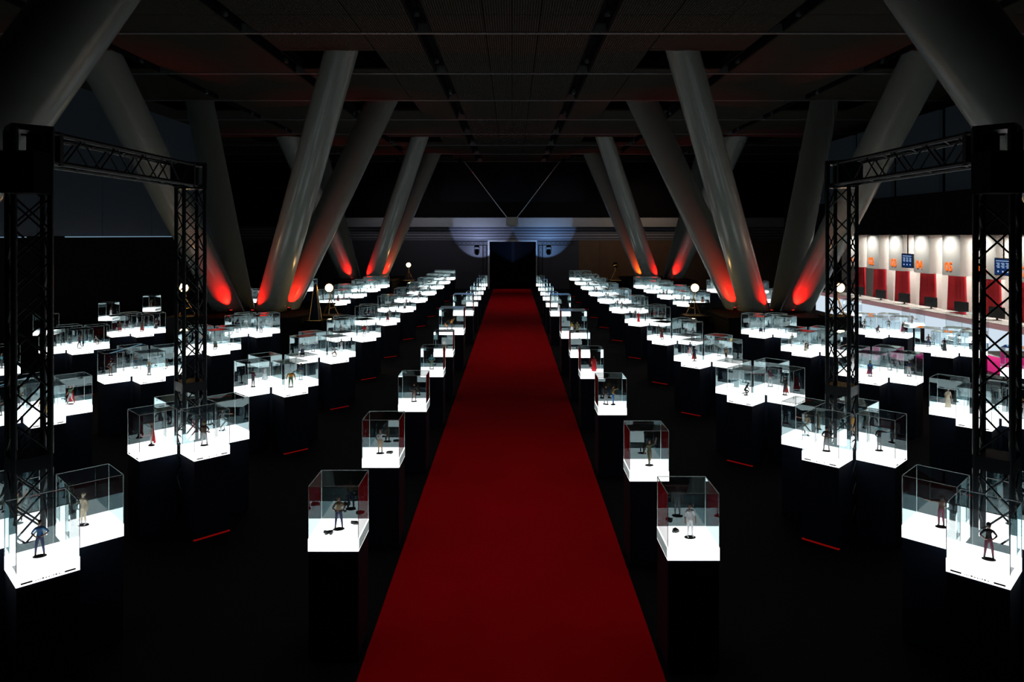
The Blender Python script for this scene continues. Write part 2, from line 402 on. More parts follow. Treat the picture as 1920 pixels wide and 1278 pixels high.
wide = dict(legL=[(-.15, -.03, .50), (-.19, 0, .10), (-.22, -.15, .03)], legR=[(.15, -.03, .50), (.19, 0, .10), (.22, -.15, .03)])
step = dict(legL=[(-.11, -.20, .52), (-.12, -.24, .10), (-.12, -.40, .03)], legR=[(.11, .02, .50), (.13, .28, .13), (.14, .16, .03)])
POSES = {
 'standing': dict(armL=[(-.27, .02, 1.13), (-.29, -.06, .88), (-.29, -.10, .76)], armR=[(.27, .02, 1.13), (.29, -.06, .88), (.29, -.10, .76)], **legs),
 'hands on hips': dict(armL=[(-.37, .05, 1.15), (-.20, -.07, 1.02), (-.12, -.10, 1.00)], armR=[(.37, .05, 1.15), (.20, -.07, 1.02), (.12, -.10, 1.00)], **wide),
 'pointing': dict(armL=[(-.30, -.02, 1.14), (-.20, -.20, 1.0), (-.10, -.26, 1.0)], armR=[(.45, -.14, 1.36), (.68, -.26, 1.38), (.80, -.30, 1.38)], **legs),
 'arm raised': dict(armL=[(-.30, .02, 1.14), (-.38, -.06, .92), (-.40, -.10, .82)], armR=[(.40, -.04, 1.50), (.46, -.08, 1.76), (.48, -.10, 1.88)], **step),
 'crouching': dict(hip=(0, .10, .52), lean=(0, -.55, 1), armL=[(-.30, -.30, .72), (-.26, -.45, .50), (-.25, -.50, .38)], armR=[(.36, -.12, .85), (.48, -.30, .80), (.56, -.38, .80)],
                   legL=[(-.22, -.30, .46), (-.22, -.10, .10), (-.24, -.24, .03)], legR=[(.26, -.05, .12), (.20, .36, .10), (.20, .28, .03)]),
 'holding a prop': dict(armL=[(-.33, -.06, 1.15), (-.12, -.28, 1.08), (-.02, -.32, 1.10)], armR=[(.33, -.02, 1.15), (.20, -.22, 1.05), (.12, -.28, 1.07)], **wide),
 'striding': dict(armL=[(-.30, -.12, 1.16), (-.30, -.34, 1.02), (-.28, -.44, .98)], armR=[(.30, .12, 1.16), (.33, .10, .92), (.34, .06, .80)], **step),
 'bulky': dict(bulk=1.35, fore=1, armL=[(-.40, .02, 1.12), (-.44, -.10, .88), (-.44, -.14, .76)], armR=[(.40, .02, 1.12), (.44, -.10, .88), (.44, -.14, .76)], **wide),
}
BODY = {k: body_mesh('body', p) for k, p in POSES.items()}
def ell(c, rx, ry, rz, cut=-.2):
    m = MB(); pr = []
    for i in range(9):
        a = -math.pi / 2 + math.pi * i / 8
        if math.sin(a) >= cut: pr.append((max(math.cos(a), .02), math.sin(a)))
    m.lathe([(r, z) for r, z in pr], 14); m.v = [(c[0] + x * rx, c[1] + y * ry, c[2] + z * rz) for x, y, z in m.v]; return m
HAIR = ell((0, 0, 0), .0155, .018, .017, -.15).mesh('hair', None)
HELM = ell((0, 0, 0), .0185, .0205, .022, -.8).mesh('helmet', None)
LONG = MB(); LONG.lathe([(.010, -.045), (.019, -.035), (.018, -.01), (.0165, .006), (.010, .016), (.002, .018)], 14, (0, .005, 0)); LONG = LONG.mesh('long_hair', None)
DISC = MB(); DISC.lathe([(.052, 0), (.052, .004), (.047, .006)], 24, sx=1, sy=.75); DISC = DISC.mesh('stand_base', M['ink'])
cp = MB(); vs_ = []; NN = 10
for k in range(9):
    t = k / 8
    for i in range(NN + 1):
        a = R(-75 + 150 * i / NN) * (.75 + .35 * t); rr = .022 + .030 * t + .003 * math.sin(i * 2.3) * t
        vs_.append((math.sin(a) * rr * 1.15, math.cos(a) * rr * .8 + .002, -t * .205))
o2 = len(vs_); vs_ += [(x * .93, y * .93 - .001, z) for x, y, z in vs_]
fs = [(k*(NN+1)+i, k*(NN+1)+i+1, (k+1)*(NN+1)+i+1, (k+1)*(NN+1)+i) for k in range(8) for i in range(NN)]
cp.add(vs_, fs + [tuple(o2 + j for j in reversed(f)) for f in fs], True); CAPE = cp.mesh('cape', None)
rb = MB(); rb.lathe([(.047, .005), (.043, .04), (.034, .09), (.024, .15), (.030, .19), (.026, .225), (.012, .24)], 20, sy=.8); ROBE = rb.mesh('robe', None)
gn = MB(); gn.box(-.055, .03, -.004, .004, -.005, .006); gn.box(.025, .05, -.004, .004, -.013, .003); gn.box(-.01, 0, -.003, .003, -.02, -.004); GUN = gn.mesh('hand_prop', M['ink'])
_cm = {}
def cmat(c):
    if c not in _cm: _cm[c] = mat('cloth_%d' % len(_cm), c, .65)
    return _cm[c]
C = dict(skin=(.45, .27, .19), grey=(.22, .24, .25), dark=(.015, .017, .02), black=(.006, .006, .008), blue=(.03, .16, .42), navy=(.012, .025, .09),
         cream=(.62, .56, .42), white=(.8, .82, .85), tan=(.36, .25, .14), olive=(.10, .10, .05), red=(.65, .01, .02), brown=(.10, .05, .028),
         orange=(.75, .30, .02), teal=(.06, .30, .36), gold=(.45, .30, .06), green=(.05, .12, .06), plum=(.12, .02, .05), silver=(.45, .47, .48))
NFIG = [0]
def figurine(pose, top, leg, x, y, z, rz, label, head='hair', hc='black', cape=None, robe=None, prop=False, shoes='black', skin='skin', detail=True, scale=1.0, group=None):
    me, hp, pt = BODY[pose]
    t = thing('figurine', label, 'figurine', (x, y, z), rz, group); t.scale = (scale,) * 3
    bo = link('body', me, t)
    for i, k in enumerate((skin, top, leg, shoes)):
        bo.material_slots[i].link = 'OBJECT'; bo.material_slots[i].material = cmat(C[k])
    link('stand_base', DISC, t)
    def om(name, m_, c_, loc, par=t):
        o = link(name, m_, par, loc)
        if not m_.materials: m_.materials.append(None)
        o.material_slots[0].link = 'OBJECT'; o.material_slots[0].material = cmat(C[c_]); return o
    if detail:
        if head == 'hair': om('hair', HAIR, hc, hp + Vector((0, .004, .002)))
        elif head == 'long': om('hair', LONG, hc, hp + Vector((0, .004, .002)))
        elif head == 'helmet': om('helmet', HELM, hc, hp)
    if cape: om('cape', CAPE, cape, pt['sh'] + Vector((0, .006, 0)))
    if robe: om('robe', ROBE, robe, (0, 0, 0))
    if prop: link('hand_prop', GUN, t, pt['R'])
    NFIG[0] += 1
    return t
CN = dict(grey='grey', dark='dark grey', black='black', blue='blue', navy='navy', cream='cream', white='white', tan='tan', olive='olive', red='red',
          brown='brown', orange='orange', teal='teal', gold='gold', green='green', plum='plum', silver='silver')
rnd = random.Random(11)
DOME = None
def random_fig(seed):
    r = random.Random(seed)
    return dict(pose=r.choice(['standing', 'standing', 'hands on hips', 'pointing', 'arm raised', 'holding a prop', 'striding', 'holding a prop', 'bulky', 'crouching']),
                top=r.choice(['dark', 'grey', 'black', 'brown', 'olive', 'tan', 'dark', 'teal', 'navy', 'green', 'plum', 'silver']),
                leg=r.choice(['dark', 'black', 'grey', 'navy', 'brown', 'olive', 'dark', 'silver']), head=r.choice(['hair', 'hair', 'helmet', 'long']),
                hc=r.choice(['black', 'brown', 'dark', 'gold', 'grey']), cape=r.choice([None] * 9 + ['red', 'dark']), prop=r.random() < .35, robe=r.choice([None] * 12 + ['cream', 'dark', 'white']))
ORD = ['first', 'second', 'third', 'fourth', 'fifth', 'sixth', 'seventh', 'eighth', 'ninth', 'tenth', 'eleventh', 'twelfth']
def put_fig(spec, x, y, where, far, ang=0.0, off=None, scale=1.0):
    spec = dict(spec); dx, dy = off or (rnd.uniform(-.05, .05), rnd.uniform(-.05, .05))
    look = []
    if spec.get('robe'): look.append(f"{CN[spec['robe']]} robe")
    elif spec.get('cape'): look.append(f"{CN[spec['cape']]} cape")
    else: look.append(f"{CN[spec['top']]} clothes")
    lab = f"{'figurine in ' + look[0]}, {where}"
    figurine(spec['pose'], spec['top'], spec['leg'], x + dx, y + dy, FOOT + BH, ang + rnd.uniform(-.7, .7) if 'rz' not in spec else spec['rz'], lab,
             spec.get('head', 'hair'), spec.get('hc', 'black'), spec.get('cape'), spec.get('robe'), spec.get('prop', False),
             shoes=spec.get('shoes', 'black'), skin=spec.get('skin', 'skin'), detail=not far, scale=scale, group='figurines in the lit display cases')

# --- single cases along the carpet
LS = [1.687, 2.295, 3.023, 3.766, 4.386, 5.359, 6.635, 7.525, 8.264, 8.993, 9.766, 10.47]
RS = [1.640, 2.168, 2.967, 3.717, 4.357, 5.165, 6.588, 7.44, 8.197, 8.889, 9.615, 10.48]
NEAR = {
 ('L', 0): [dict(pose='holding a prop', top='tan', leg='navy', head='hair', prop=True, rz=.25, off=(.0, -.02))],
 ('L', 1): [dict(pose='pointing', top='silver', leg='tan', head='hair', hc='dark', prop=True, rz=.1, off=(-.04, -.03))],
 ('L', 2): [dict(pose='holding a prop', top='dark', leg='brown', head='hair', prop=True, rz=.4, off=(.0, -.02))],
 ('L', 3): [dict(pose='hands on hips', top='teal', leg='green', head='helmet', hc='teal', rz=.1, off=(-.03, 0))],
 ('L', 5): [dict(pose='arm raised', top='orange', leg='dark', head='hair', rz=.8, off=(-.02, 0)), dict(pose='crouching', top='orange', leg='grey', rz=-.9, off=(-.16, -.12))],
 ('R', 0): [dict(pose='standing', top='white', leg='white', shoes='white', head='hair', rz=.15, off=(.02, -.02))],
 ('R', 1): [dict(pose='arm raised', top='olive', leg='olive', head='long', hc='dark', rz=.2, off=(.04, -.01))],
 ('R', 2): [dict(pose='holding a prop', top='dark', leg='grey', prop=True, rz=-.7, off=(-.07, 0)), dict(pose='pointing', top='gold', leg='blue', head='hair', hc='black', rz=1.2, off=(.04, -.02))],
 ('R', 3): [dict(pose='standing', top='red', leg='red', cape='red', head='hair', robe='red', rz=2.9, off=(.06, -.02))],
 ('R', 5): [dict(pose='standing', top='gold', leg='white', head='helmet', hc='olive', rz=0, off=(-.04, -.05)), dict(pose='bulky', top='olive', leg='olive', robe='olive', rz=.3, off=(.12, .05))],
 ('R', 6): [dict(pose='standing', top='white', leg='white', robe='white', rz=0, off=(-.05, 0))],
}
def debris(x, y, side, n, word):
    t = MB(); rr = random.Random(n + 3)
    for k in range(3):
        cx, cy2 = rr.uniform(-.03, .03), rr.uniform(-.015, .015)
        m4 = Matrix.Translation((cx, cy2, .012)) @ Matrix.Rotation(rr.uniform(0, 3), 4, 'Z') @ Matrix.Rotation(rr.uniform(-.4, .4), 4, 'X')
        t.box(-.028, .028, -.012, .012, -.011, .012, m4)
    tag(t.build('scale_prop', cmat(C['dark']), loc=(x, y, FOOT + BH)), word, 'model prop')
for sd, S_, vlist in (('L', -1, LS), ('R', 1, RS)):
    side = 'left' if S_ < 0 else 'right'
    for i, vv in enumerate(vlist):
        big = i in (5, 6); wd = .692 if big else .448
        inner = (.4855 if S_ < 0 else .4785) * K
        x = S_ * (inner + wd / 2); y = vv * YU + wd / 2
        size = 'larger clear case' if big else 'clear case'
        place_case(BIG if big else SINGLE, x, y, 0 if S_ < 0 else math.pi,
                   f'{size} on glowing base, {ORD[i]} from the front along the {side} carpet edge', f'single display cases beside the red carpet')
        for j, sp in enumerate(NEAR.get((sd, i), [random_fig(100 * (S_ + 2) + i)])):
            sp = dict(sp); off = sp.pop('off', (0, 0))
            tail = '' if j == 0 else ', behind its companion'
            put_fig(sp, x, y, f'in the {ORD[i]} case along the {side} carpet edge{" beside another" if j else ""}', i > 6, off=off)
# small loose props on the nearest light boxes
lx, ly = -(.4855 * K + .224), LS[0] * YU + .224
debris(lx - .06, ly - .11, 'L', 1, 'dark toppled model block in front of the nearest left figurine')
debris(lx + .10, ly + .09, 'L', 2, 'dark model rubble behind the nearest left figurine')
lx, ly = -(.4855 * K + .224), LS[1] * YU + .224
debris(lx + .09, ly - .03, 'L', 5, 'small dark model part beside the second left figurine')
lx, ly = (.4785 * K + .224), RS[0] * YU + .224
debris(lx - .09, ly + .10, 'R', 7, 'small dark model part beside the white figurine')

# --- clusters of four diamonds
HD = .121 * K; OFFY = .3366
FIGS = {
 ('L', 'A', 0, 'front right'): dict(pose='hands on hips', top='blue', leg='navy', head='hair', hc='brown', rz=.35, off=(-.02, .0)),
 ('L', 'A', 0, 'rear right'): dict(pose='standing', top='cream', leg='cream', head='helmet', hc='cream', skin='cream', shoes='white', rz=-.2, off=(-.04, -.03)),
 ('L', 'A', 0, 'rear left'): dict(pose='arm raised', top='cream', leg='cream', head='hair', rz=.3, off=(0, 0)),
 ('L', 'A', 1, 'front left'): dict(pose='standing', top='silver', leg='silver', cape='red', head='hair', hc='brown', rz=-.9, off=(.0, -.02)),
 ('L', 'A', 1, 'front right'): dict(pose='holding a prop', top='brown', leg='silver', head='helmet', hc='gold', prop=True, rz=.3, off=(.0, -.02)),
 ('L', 'A', 1, 'rear right'): dict(pose='pointing', top='grey', leg='grey', rz=.3, off=(-.05, 0)),
 ('L', 'A', 2, 'front left'): dict(pose='pointing', top='plum', leg='dark', prop=True, head='hair', rz=2.8, off=(.02, 0)),
 ('L', 'A', 2, 'front right'): dict(pose='bulky', top='orange', leg='green', head='helmet', hc='green', rz=.2, off=(.02, -.02)),
 ('L', 'B', 0, 'front right'): dict(pose='bulky', top='orange', leg='gold', head='helmet', hc='orange', rz=.2, off=(0, 0)),
 ('R', 'A', 0, 'front left'): dict(pose='hands on hips', top='black', leg='plum', head='helmet', hc='black', rz=-.3, off=(.02, -.03)),
 ('R', 'A', 0, 'rear left'): dict(pose='pointing', top='brown', leg='plum', head='long', hc='black', rz=3.0, off=(.02, -.05)),
 ('R', 'A', 1, 'front left'): dict(pose='holding a prop', top='dark', leg='grey', prop=True, head='helmet', hc='plum', rz=-.2, off=(-.02, -.02)),
 ('R', 'A', 1, 'front right'): dict(pose='pointing', top='black', leg='grey', head='helmet', hc='teal', skin='teal', rz=.1, off=(-.03, 0)),
 ('R', 'A', 1, 'rear left'): dict(pose='pointing', top='tan', leg='brown', head='helmet', hc='tan', rz=2.9, off=(.02, 0)),
 ('R', 'A', 1, 'rear right'): dict(pose='standing', top='gold', leg='green', cape='orange', rz=2.8, off=(-.05, 0)),
 ('R', 'A', 2, 'front left'): dict(pose='crouching', top='dark', leg='black', cape=None, prop=True, rz=1.1, off=(0, 0)),
 ('R', 'A', 2, 'front right'): dict(pose='standing', top='black', leg='dark', head='hair', cape='red', rz=-1.0, off=(-.02, 0)),
 ('R', 'A', 5, 'front left'): dict(pose='standing', top='red', leg='red', robe='red', head='hair', rz=0, off=(0, 0)),
 ('R', 'B', 0, 'front left'): dict(pose='standing', top='gold', leg='brown', head='hair', rz=0, off=(.02, 0)),
 ('R', 'B', 0, 'rear left'): dict(pose='standing', top='cream', leg='cream', robe='cream', rz=0, off=(-.02, 0)),
 ('R', 'B', 1, 'front left'): dict(pose='standing', top='blue', leg='navy', head='hair', cape='red', rz=0, off=(-.02, 0)),
 ('L', 'A', 4, 'front right'): dict(pose='striding', top='red', leg='dark', head='hair', rz=0, off=(0, 0)),
}
ROWS = {
 ('L', 'A'): (1.405, [1.51, 2.357, 3.292, 4.137, 4.985, 5.889, 6.906, 7.89, 8.85, 9.88, 10.9, 11.9]),
 ('R', 'A'): (1.405, [1.503, 2.292, 3.119, 3.989, 4.835, 5.838, 6.81, 7.78, 8.72, 9.74, 10.7, 11.75]),
 ('L', 'B'): (2.492, [2.759, 3.578, 4.417, 5.283 - .08, 7.59, 8.47, 9.37, 10.34 - .25]),
 ('R', 'B'): (2.445, [2.717, 3.546, 4.36, 5.2 - .04, 7.46, 8.3, 9.17, 9.96]),
 ('L', 'C'): (3.675, [3.6, 4.456, 5.32 - .1, 7.7, 8.6, 9.49]),
 ('R', 'C'): (3.587, [3.53, 4.336, 5.16, 7.7, 8.45, 9.25]),
}
RN = {'A': 'inner', 'B': 'middle', 'C': 'outer'}
for (sd, row), (xin, vl) in ROWS.items():
    S_ = -1 if sd == 'L' else 1; side = 'left' if S_ < 0 else 'right'
    for i, vv in enumerate(vl):
        cxx = S_ * (xin * K + HD); cyy = vv * YU + .317 + OFFY
        for qx, qy, rz, nm in ((-1, -1, -135, 'front left'), (1, -1, -45, 'front right'), (-1, 1, 135, 'rear left'), (1, 1, 45, 'rear right')):
            x = cxx + qx * HD; y = cyy + qy * OFFY
            inner = qx == -S_
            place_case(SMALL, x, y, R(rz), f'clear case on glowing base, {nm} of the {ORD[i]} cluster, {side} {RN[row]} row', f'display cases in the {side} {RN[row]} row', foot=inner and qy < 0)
            sp = FIGS.get((sd, row, i, nm)) or random_fig(hash((sd == 'L', ord(row), i, qx, qy)) % 99991)
            sp = dict(sp); off = sp.pop('off', None)
            put_fig(sp, x, y, f'in the {nm} case, {ORD[i]} cluster, {side} {RN[row]} row', vv > 6.5 or row == 'C' and vv > 5.5, off=off)
# --- larger cases in the outermost rows
for S_, side, lst in ((-1, 'left', [(4.70, 5.32), (4.76, 6.24), (4.76, 6.99), (4.7, 9.2)]), (1, 'right', [(4.37, 5.75), (4.3, 4.95), (4.25, 6.6), (4.35, 9.2)])):
    lst = sorted(lst, key=lambda p: p[1])
    for i, (xk, vv) in enumerate(lst):
        big = S_ > 0 and i == 0; x = S_ * xk * K; y = vv * YU + (.346 if big else .224)
        place_case(BIG if big else SINGLE, x, y, 0 if S_ < 0 else math.pi, f'{"large" if big else "lone"} clear case on glowing base, {ORD[i]} from the front in the outermost {side} row', f'lone cases in the outermost {side} row')
        sp = random_fig(700 + i * 3 + S_)
        if S_ > 0 and i == 0:
            t = thing('scale_vehicle', 'black domed scale model vehicle inside the larger case by the right truss', 'model', (x, y, FOOT + BH), R(20))
            m = MB(); m.lathe([(.27, .03), (.28, .07), (.24, .12), (.17, .19), (.08, .235), (.01, .245)], 26, sy=.62); m.build('shell', M['monitor'], t)
            for wx in (-.17, .17):
                for wy in (-.12, .12):
                    m = MB(); m.tube((wx, wy - .02, .045), (wx, wy + .02, .045), .045, n=16); m.build('wheel', M['ink'], t)
            m = MB(); m.lathe([(.245, .105), (.19, .168), (.185, .170), (.24, .11)], 26, sy=.62); m.build('window_band', M['screen'], t)
            continue
        put_fig(sp, x, y, f'in the {ORD[i]} lone case of the outermost {side} row', False)

# ------------------------------------------------------------------ lattice truss portals
def lattice(m, c0, c1, pts, pitch, r, cross=True):
    """zigzag bracing between successive chords; pts: chord offsets around the axis"""
    c0 = Vector(c0); c1 = Vector(c1); L = (c1 - c0).length; n = max(1, round(L / pitch)); d = (c1 - c0) / n
    for f in range(4):
        a, b_ = Vector(pts[f]), Vector(pts[(f + 1) % 4])
        for k in range(n):
            p, q = (a, b_) if k % 2 == 0 else (b_, a)
            m.tube(c0 + d * k + p, c0 + d * (k + 1) + q, r, n=6, caps=False)
            if cross and f % 2 == 1: m.tube(c0 + d * k + q, c0 + d * (k + 1) + p, r, n=6, caps=False)
def diamond(h): return [(h, 0, 0), (0, h, 0), (-h, 0, 0), (0, -h, 0)]
TW = .19
for sx, side in ((-1, 'left'), (1, 'right')):
    xc = sx * (1.405 * K + HD)
    ys = [v_ * YU + .317 + OFFY for v_ in ((1.51, 2.357) if sx < 0 else (1.503, 2.292))]
    t = thing('truss_portal', f'black lattice truss portal spanning the two nearest clusters on the {side}', 'truss', (xc, ys[0], 0))
    for yi in ys:
        dy = yi - ys[0]
        m = MB()
        for p in diamond(TW): m.tube((p[0], dy + p[1], .02), (p[0], dy + p[1], 4.42), .025, n=10)
        tw = m.build('tower', M['truss'], t)
        m = MB(); lattice(m, (0, dy, .05), (0, dy, 1.72), diamond(TW), .28, .009); m.build('bracing', M['truss'], tw)
        m = MB(); lattice(m, (0, dy, 1.88), (0, dy, 4.40), diamond(TW), .28, .009); m.build('bracing', M['truss'], tw)
        m = MB(); h = TW + .03
        def plate(z0, z1, hh, inner=None):
            v = [(hh, dy, z0), (0, dy + hh, z0), (-hh, dy, z0), (0, dy - hh, z0), (hh, dy, z1), (0, dy + hh, z1), (-hh, dy, z1), (0, dy - hh, z1)]
            m.add(v, ((3,2,1,0),(4,5,6,7),(0,1,5,4),(1,2,6,5),(2,3,7,6),(3,0,4,7)))
        plate(1.74, 1.86, h); m.build('collar', M['truss'], t)
        m = MB(); plate(0, .02, TW + .08); m.build('base_plate', M['truss'], t)
        m = MB(); plate(4.40, 4.46, h); plate(4.70, 4.75, h)
        for p in diamond(TW): m.tube((p[0], dy + p[1], 4.44), (p[0], dy + p[1], 4.72), .034, n=8)
        m.build('corner_block', M['truss'], t)
    L = ys[1] - ys[0]; sq = [(-.13, 0, -.13), (.13, 0, -.13), (.13, 0, .13), (-.13, 0, .13)]
    m = MB()
    for p in sq: m.tube((p[0], TW - .08, 4.575 + p[2]), (p[0], L - TW + .08, 4.575 + p[2]), .024, n=8)
    for yy in (TW, L - TW - .05): 
        m.box(-.155, .155, yy, yy + .05, 4.42, 4.73)
    bm = m.build('beam', M['truss'], t)
    m = MB(); lattice(m, (0, TW + .1, 4.575), (0, L - TW - .1, 4.575), sq, .30, .009, False); m.build('bracing', M['truss'], bm)
    # speaker box hung at the near corner
    bx = MB(); x0, x1 = sorted((sx * 3.84, sx * 4.12))
    sp = thing('loudspeaker', f'black box loudspeaker hung in front of the near {side} truss tower', 'loudspeaker', ((x0 + x1) / 2, 5.82, 4.13))
    bx.box(-.15, .15, -.12, .12, 0, .34); bx.build('cabinet', M['matte'], sp)
    bx = MB(); bx.box(-.13, .13, -.128, -.121, .02, .32); bx.build('grille', M['truss'], sp)
    bx = MB()
    bx.tube((sx * .1, .1, .30), (sx * .25, .30, .30), .018); bx.tube((sx * .1, .1, .06), (sx * .25, .30, .06), .018); bx.build('bracket', M['truss'], sp)

# ------------------------------------------------------------------ warm film lamps on black stands
def film_lamp(x, y, z, side, where, on=True, e=60, hh=.92):
    st = MB(); st.box(-.42, .42, -.36, .36, 0, z - .05); st.box(-.46, .46, -.40, .40, z - .05, z)
    tag(st.build('lamp_plinth', M['matte'], loc=(x, y, 0)), f'black plinth under the film lamp {where} on the {side}', 'plinth')
    t = thing('film_lamp', f'{"glowing" if on else "unlit"} vintage film lamp on a tripod, {where} on the {side}', 'lamp', (x, y, z), 0, None)
    m = MB(); m.box(-.34, .34, -.26, .26, 0, .02); m.build('base_tray', M['gold'], t)
    for a in (0, 120, 240):
        m = MB(); m.tube((math.cos(R(a + 30)) * .28, math.sin(R(a + 30)) * .22, .02), (0, 0, hh * .62), .014, n=8); m.tube((math.cos(R(a + 30)) * .16, math.sin(R(a + 30)) * .13, hh*.28), (0, 0, hh * .25), .008, n=6); m.build('leg', M['gold'], t)
    m = MB(); m.tube((0, 0, hh * .55), (0, 0, hh - .08), .016); m.build('pole', M['gold'], t)
    m = MB(); m.lathe([(.05, -.12), (.13, -.10), (.15, .0), (.155, .10)], 20)
    hd = m.build('lamp_head', M['matte'], t, (0, 0, hh)); hd.rotation_euler = (R(90), 0, 0)
    m = MB(); m.lathe([(.02, .095), (.12, .11), (.13, .14), (.10, .20), (.02, .23)], 18); m.build('bulb', M['bulb'] if on else M['gold'], hd)
    if on: lamp('POINT', 'lamp_light', (0, -.30, hh + .02), e, (1.0, .55, .2), parent=t, shadow_soft_size=.06)
for sx, side in ((-1, 'left'), (1, 'right')):
    film_lamp(sx * 9.78, 21.35, 1.38, side, 'outside the middle columns', True, 16, .85)
    film_lamp(sx * 6.13, 6.42 * YU, 1.10, side, 'beside the middle columns', True, 8, .93)
    film_lamp(sx * 6.12, 11.3 * YU, 1.12, side, 'beside the farthest columns', sx < 0, 10, .92)

ob = thing('trophy_obelisk', 'tall dark tapered obelisk with brass edges beside the left middle columns', 'sculpture', (-6.35, 23.0, 0))
m = MB(); m.box(-.30, .30, -.35, .35, 0, 1.05); m.build('base', M['matte'], ob)
m = MB(); a, t_ = .16, .03; z0, z1 = 1.05, 2.22
vv_ = [(-a,-a,z0),(a,-a,z0),(a,a,z0),(-a,a,z0),(-t_,-t_,z1),(t_,-t_,z1),(t_,t_,z1),(-t_,t_,z1)]
m.add(vv_, ((0,3,2,1),(4,5,6,7),(0,1,5,4),(1,2,6,5),(2,3,7,6),(3,0,4,7))); m.build('shaft', M['plinth'], ob)
m = MB(); [m.tube(vv_[k], vv_[k + 4], .009, n=6) for k in range(4)]; m.build('edge_trim', M['gold'], ob)
m = MB(); m.box(-.22, .22, -.22, .22, 1.05, 1.07); m.build('brass_plate', M['gold'], ob)
# ------------------------------------------------------------------ check-in counters on the right
def text_mesh(s, size, depth):
    cu = bpy.data.curves.new('t', 'FONT'); cu.body = s; cu.size = size; cu.extrude = depth; cu.align_x = 'CENTER'; cu.offset = size * .004
    o = bpy.data.objects.new('t', cu); COL.objects.link(o)
    dg = bpy.context.evaluated_depsgraph_get(); dg.update()
    me = bpy.data.meshes.new_from_object(o.evaluated_get(dg)); bpy.data.objects.remove(o); return me
FX = 14.75
m = MB(); m.box(FX, FX + .9, 17.3, 34.5, .0, .93)
ct = thing('check_in_counter', 'long white counter with glowing front and pink ledge on the right', 'counter', (0, 0, 0))
m.build('counter_body', M['whitewall'], ct)
m = MB(); y = 17.3
while y < 34.4: m.box(FX - .03, FX, y + .015, min(y + 1.2, 34.5) - .015, .06, .92); y += 1.2
m.build('front_panel', M['counterglow'], ct)
m = MB(); y = 17.3
while y < 34.4: m.box(FX - .05, FX + .02, y + .05, min(y + 2.4, 34.5) - .03, .95, 1.09); y += 2.4
m.build('ledge', M['mauve'], ct)
m = MB(); m.box(FX - .04, FX + .92, 17.3, 34.5, 1.09, 1.11); m.box(FX, FX + .9, 17.3, 34.5, .93, 1.09); m.build('counter_top', M['whitewall'], ct)
m = MB(); m.box(17.6, 17.8, 13, 38, 0, 3.9); struct(m.build('wall_booth', M['whitewall']))
m = MB(); m.box(15.1, 17.6, 13, 38, 3.82, 3.95); m.box(14.9, 15.1, 12, 39, 3.80, 5.3); struct(m.build('trim_6', M['matte']))
m = MB()
for i in range(8): m.box(15.7, 15.85, 13 + i * 3.3, 13 + i * 3.3 + 2.9, 5.3, 8.4)
struct(m.build('window_2', M['navy']))
BAYS = 1.77; Y7 = 20.95; PLACE = ['farthest of the seven', 'second from the far end', 'third from the far end', 'middle of the seven', 'third from the near end', 'second from the near end', 'nearest of the seven']
